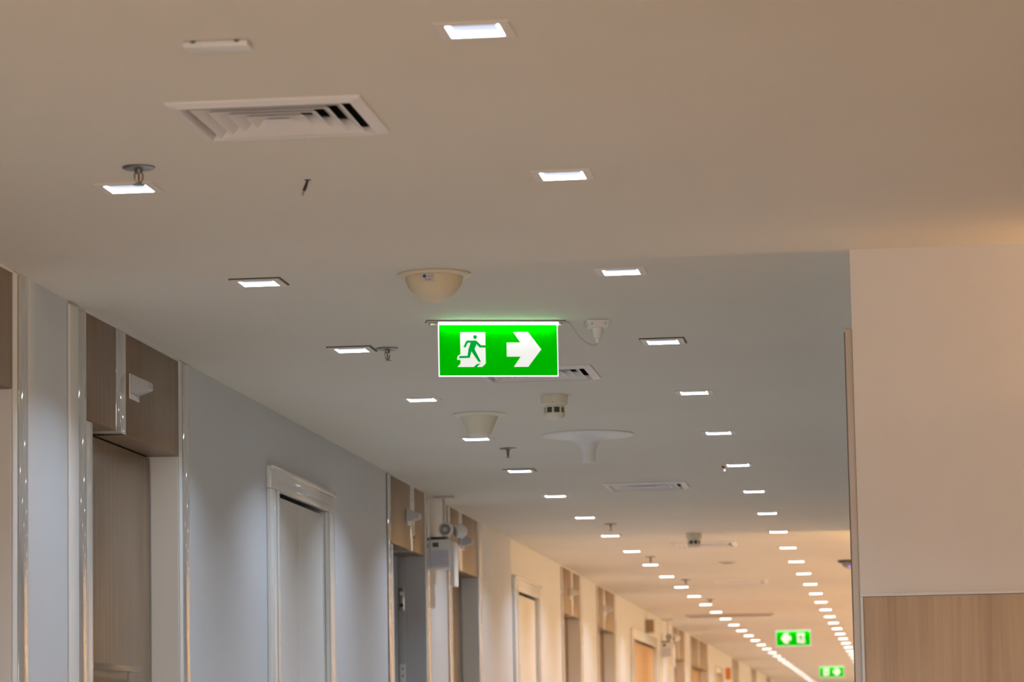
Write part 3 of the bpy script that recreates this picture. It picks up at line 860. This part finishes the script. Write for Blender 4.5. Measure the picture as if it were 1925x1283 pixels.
# ------------------------------------------------------------------ emergency light units
def make_emergency():
    r = empty('emergency_light', (WL, 0, 2.235))
    MB().box(0.0008, 0.112, 0.0, 0.22, 0.0, 0.160).build('battery_box', M['plastic'], r, bevel=0.005)
    MB().box(0.014, 0.048, -0.0012, -0.0002, 0.118, 0.143).build('display_window', M['gap_dark'], r)
    lb = MB().box(0.008, 0.104, -0.0012, -0.0002, 0.006, 0.102).build('paper_label', M['label'], r)
    for k in range(5):
        MB().box(0.016, 0.094 - 0.012 * (k % 3), -0.0018, -0.0013, 0.022 + 0.015 * k, 0.026 + 0.015 * k).build('print_line', M['plastic_grey'], lb)
    MB().box(0.108, 0.132, 0.03, 0.20, -0.10, 0.148).build('side_sheet', M['plastic'], r, bevel=0.004)
    MB().box(0.0008, 0.09, 0.02, 0.2, 0.1605, 0.176).build('lamp_bracket', M['black'], r, bevel=0.002)
    hd = MB()
    hd.lathe([(0.030, 0.0), (0.036, 0.004), (0.040, 0.012), (0.040, 0.040), (0.030, 0.075), (0.018, 0.085), (0.0, 0.086)], 32)
    h = hd.build('lamp_head', M['plastic'], r, (0.086, 0.005, 0.216), (-math.pi / 2 + 0.1, 0, -0.06), smooth=True)
    MB().lathe([(0.030, -0.002), (0.031, 0.001), (0.0295, 0.006)], 32).build('lamp_rim', M['steel_dark'], h, smooth=True)
    MB().lathe([(0.0, -0.001), (0.018, -0.003), (0.027, -0.0025)], 32).build('lamp_glass', M['lamp_glass'], h, smooth=True)
    MB().lathe([(0.012, -0.004), (0.013, -0.006), (0.004, -0.008), (0.0, -0.008)], 20).build('lamp_reflector', M['sticker'], h, smooth=True)
    h2 = MB().lathe([(0.030, 0.0), (0.038, 0.006), (0.038, 0.05), (0.02, 0.07), (0.0, 0.071)], 28).build('lamp_head', M['plastic'], r, (0.125, 0.12, 0.212), (-math.pi / 2, 0, -1.1), smooth=True)
    MB().lathe([(0.0, -0.001), (0.018, -0.003), (0.028, -0.0015)], 28).build('lamp_glass', M['lamp_glass'], h2, smooth=True)
    MB().tube([(0.06, 0.12, 0.17), (0.062, 0.13, 0.26), (0.060, 0.15, 0.36), (0.058, 0.17, 0.4145)], 0.005, 8).build('supply_cord', M['plastic_grey'], r, smooth=True)
    MB().box(0.0008, 0.12, 0.13, 0.16, 0.404, 0.4145).build('cord_clip', M['sticker'], r, bevel=0.002)
    return r
E0 = make_emergency()
E0.location = (WL, 18.72, 2.235)
tag(E0, 'grey emergency light box with round lamp head between two doorways', 'emergency light', 'emergency lights on the left wall')
MBs = MB().box(0.0006, 0.0016, -0.06, 0.09, 0.0, 0.075).build('wall_notice', M['sticker'], None, (WL, 18.90, 2.16))
tag(MBs, 'small brown notice on the wall under the emergency light box', 'notice')
o = copy_tree(E0)
o.location = (WL, 36.35, 2.235)
tag(o, 'blurred far emergency light above the wide far double door', 'emergency light', 'emergency lights on the left wall')
e = tag(empty('wall_box', (WL, 34.2, 2.42)), 'small blurred dark box high on the far left wall', 'box')
MB().box(0.0008, 0.09, 0, 0.25, 0.0, 0.14).build('cabinet', M['sticker'], e, bevel=0.004)
MB().box(0.008, 0.082, -0.003, -0.0003, 0.01, 0.13).build('grille', M['dark_tan'], e)
e = tag(empty('wall_plate', (WL, 49.0, 2.27)), 'small orange plate on the far left wall', 'plate')
MB().box(0.0008, 0.075, 0, 0.02, 0, 0.17).build('plate', M['orange'], e, bevel=0.003)
MB().box(0.0008, 0.02, 0.0205, 0.05, 0.05, 0.12).build('bracket', M['steel'], e)

# ------------------------------------------------------------------ assumed unseen warm lamps (lobby and far hall)
def sconce(loc, facing, watts, colour, label, up=False, grp=None):
    """assumed half-bowl wall sconce; 'facing' is the rotation about z of its back plate"""
    r = tag(empty('assumed_wall_sconce', loc, facing), label, 'wall lamp', grp)
    MB().box(-0.05, 0.05, -0.012, -0.0005, -0.10, 0.06).build('back_plate', M['shade'], r, bevel=0.004)
    s = MB()
    n = 18
    for (ra, za, rb, zb) in ((0.06, -0.10, 0.10, -0.02), (0.10, -0.02, 0.115, 0.03)):
        for k in range(n):
            a0, a1 = math.pi + math.pi * k / n, math.pi + math.pi * (k + 1) / n
            s.quad((ra * math.cos(a0), ra * math.sin(a0) - 0.012, za), (ra * math.cos(a1), ra * math.sin(a1) - 0.012, za),
                   (rb * math.cos(a1), rb * math.sin(a1) - 0.012, zb), (rb * math.cos(a0), rb * math.sin(a0) - 0.012, zb))
    s.quad(*[(0.06 * math.cos(math.pi + math.pi * k / n), 0.06 * math.sin(math.pi + math.pi * k / n) - 0.012, -0.10) for k in range(n + 1)])
    s.build('shade', M['shade'], r, recalc=False)
    ld = bpy.data.lights.new('assumed_sconce_lamp', 'POINT')
    ld.energy = watts
    ld.color = colour
    ld.shadow_soft_size = 0.03
    lo = bpy.data.objects.new('assumed_sconce_lamp', ld)
    COL.objects.link(lo)
    lo.parent = r
    lo.location = (0, -0.07, 0.028 if up else 0.06)
    return r

# assumed slim linear uplight on the lobby face of the right wall, just outside the frame
e = tag(empty('assumed_uplight', (1.30, YR - 0.0005, 2.30)), 'assumed slim warm linear uplight on the lobby wall, beyond the right picture edge', 'wall lamp')
up = MB()
up.box(-0.55, 4.6, -0.106, -0.100, -0.08, 0.035)
up.box(-0.55, 4.6, -0.100, -0.001, -0.08, -0.07)
up.build('trough', M['shade'], e)
for k in range(4):
    ld = bpy.data.lights.new('assumed_uplight_lamp', 'POINT')
    ld.shadow_soft_size = 0.022
    ld.energy = LOBBY_W
    ld.color = UPL_C
    lo = bpy.data.objects.new('assumed_uplight_lamp', ld)
    COL.objects.link(lo)
    lo.parent = e
    lo.location = (1.1 * k, -0.05, 0.0)
    MB().lathe([(0.0, -0.068), (0.018, -0.066), (0.018, -0.03), (0.0, -0.028)], 16).build('lamp_holder', M['steel_dark'], e, (1.1 * k, -0.05, 0))
sconce((0.95, YE + 0.001, 2.05), math.pi, FAR_W * 0.75, WARM, 'assumed warm wall sconce hidden behind the right wall', up=False)  # unseen lamp, assumed from the sharp warm edge on the ceiling
yy = 27.0
far_right = bpy.data.objects['wall_far_right']
k = 0
while yy < 72:
    sconce((1.899, yy, 1.5), math.pi / 2 * -1, FAR_W, WARM, 'assumed warm wall sconce of the far hall, hidden behind the right wall', grp='assumed warm sconces of the far hall')  # unseen lamps assumed for the warm light of the far hall
    MB().box(1.67, 1.8995, yy - 0.52, yy - 0.40, 0.0, CEIL - 0.001).build('spill_blocker', M['wall_warm'], far_right, bevel=0.004)  # unseen block added to keep sconce light from spilling into the corridor
    yy += 4.6
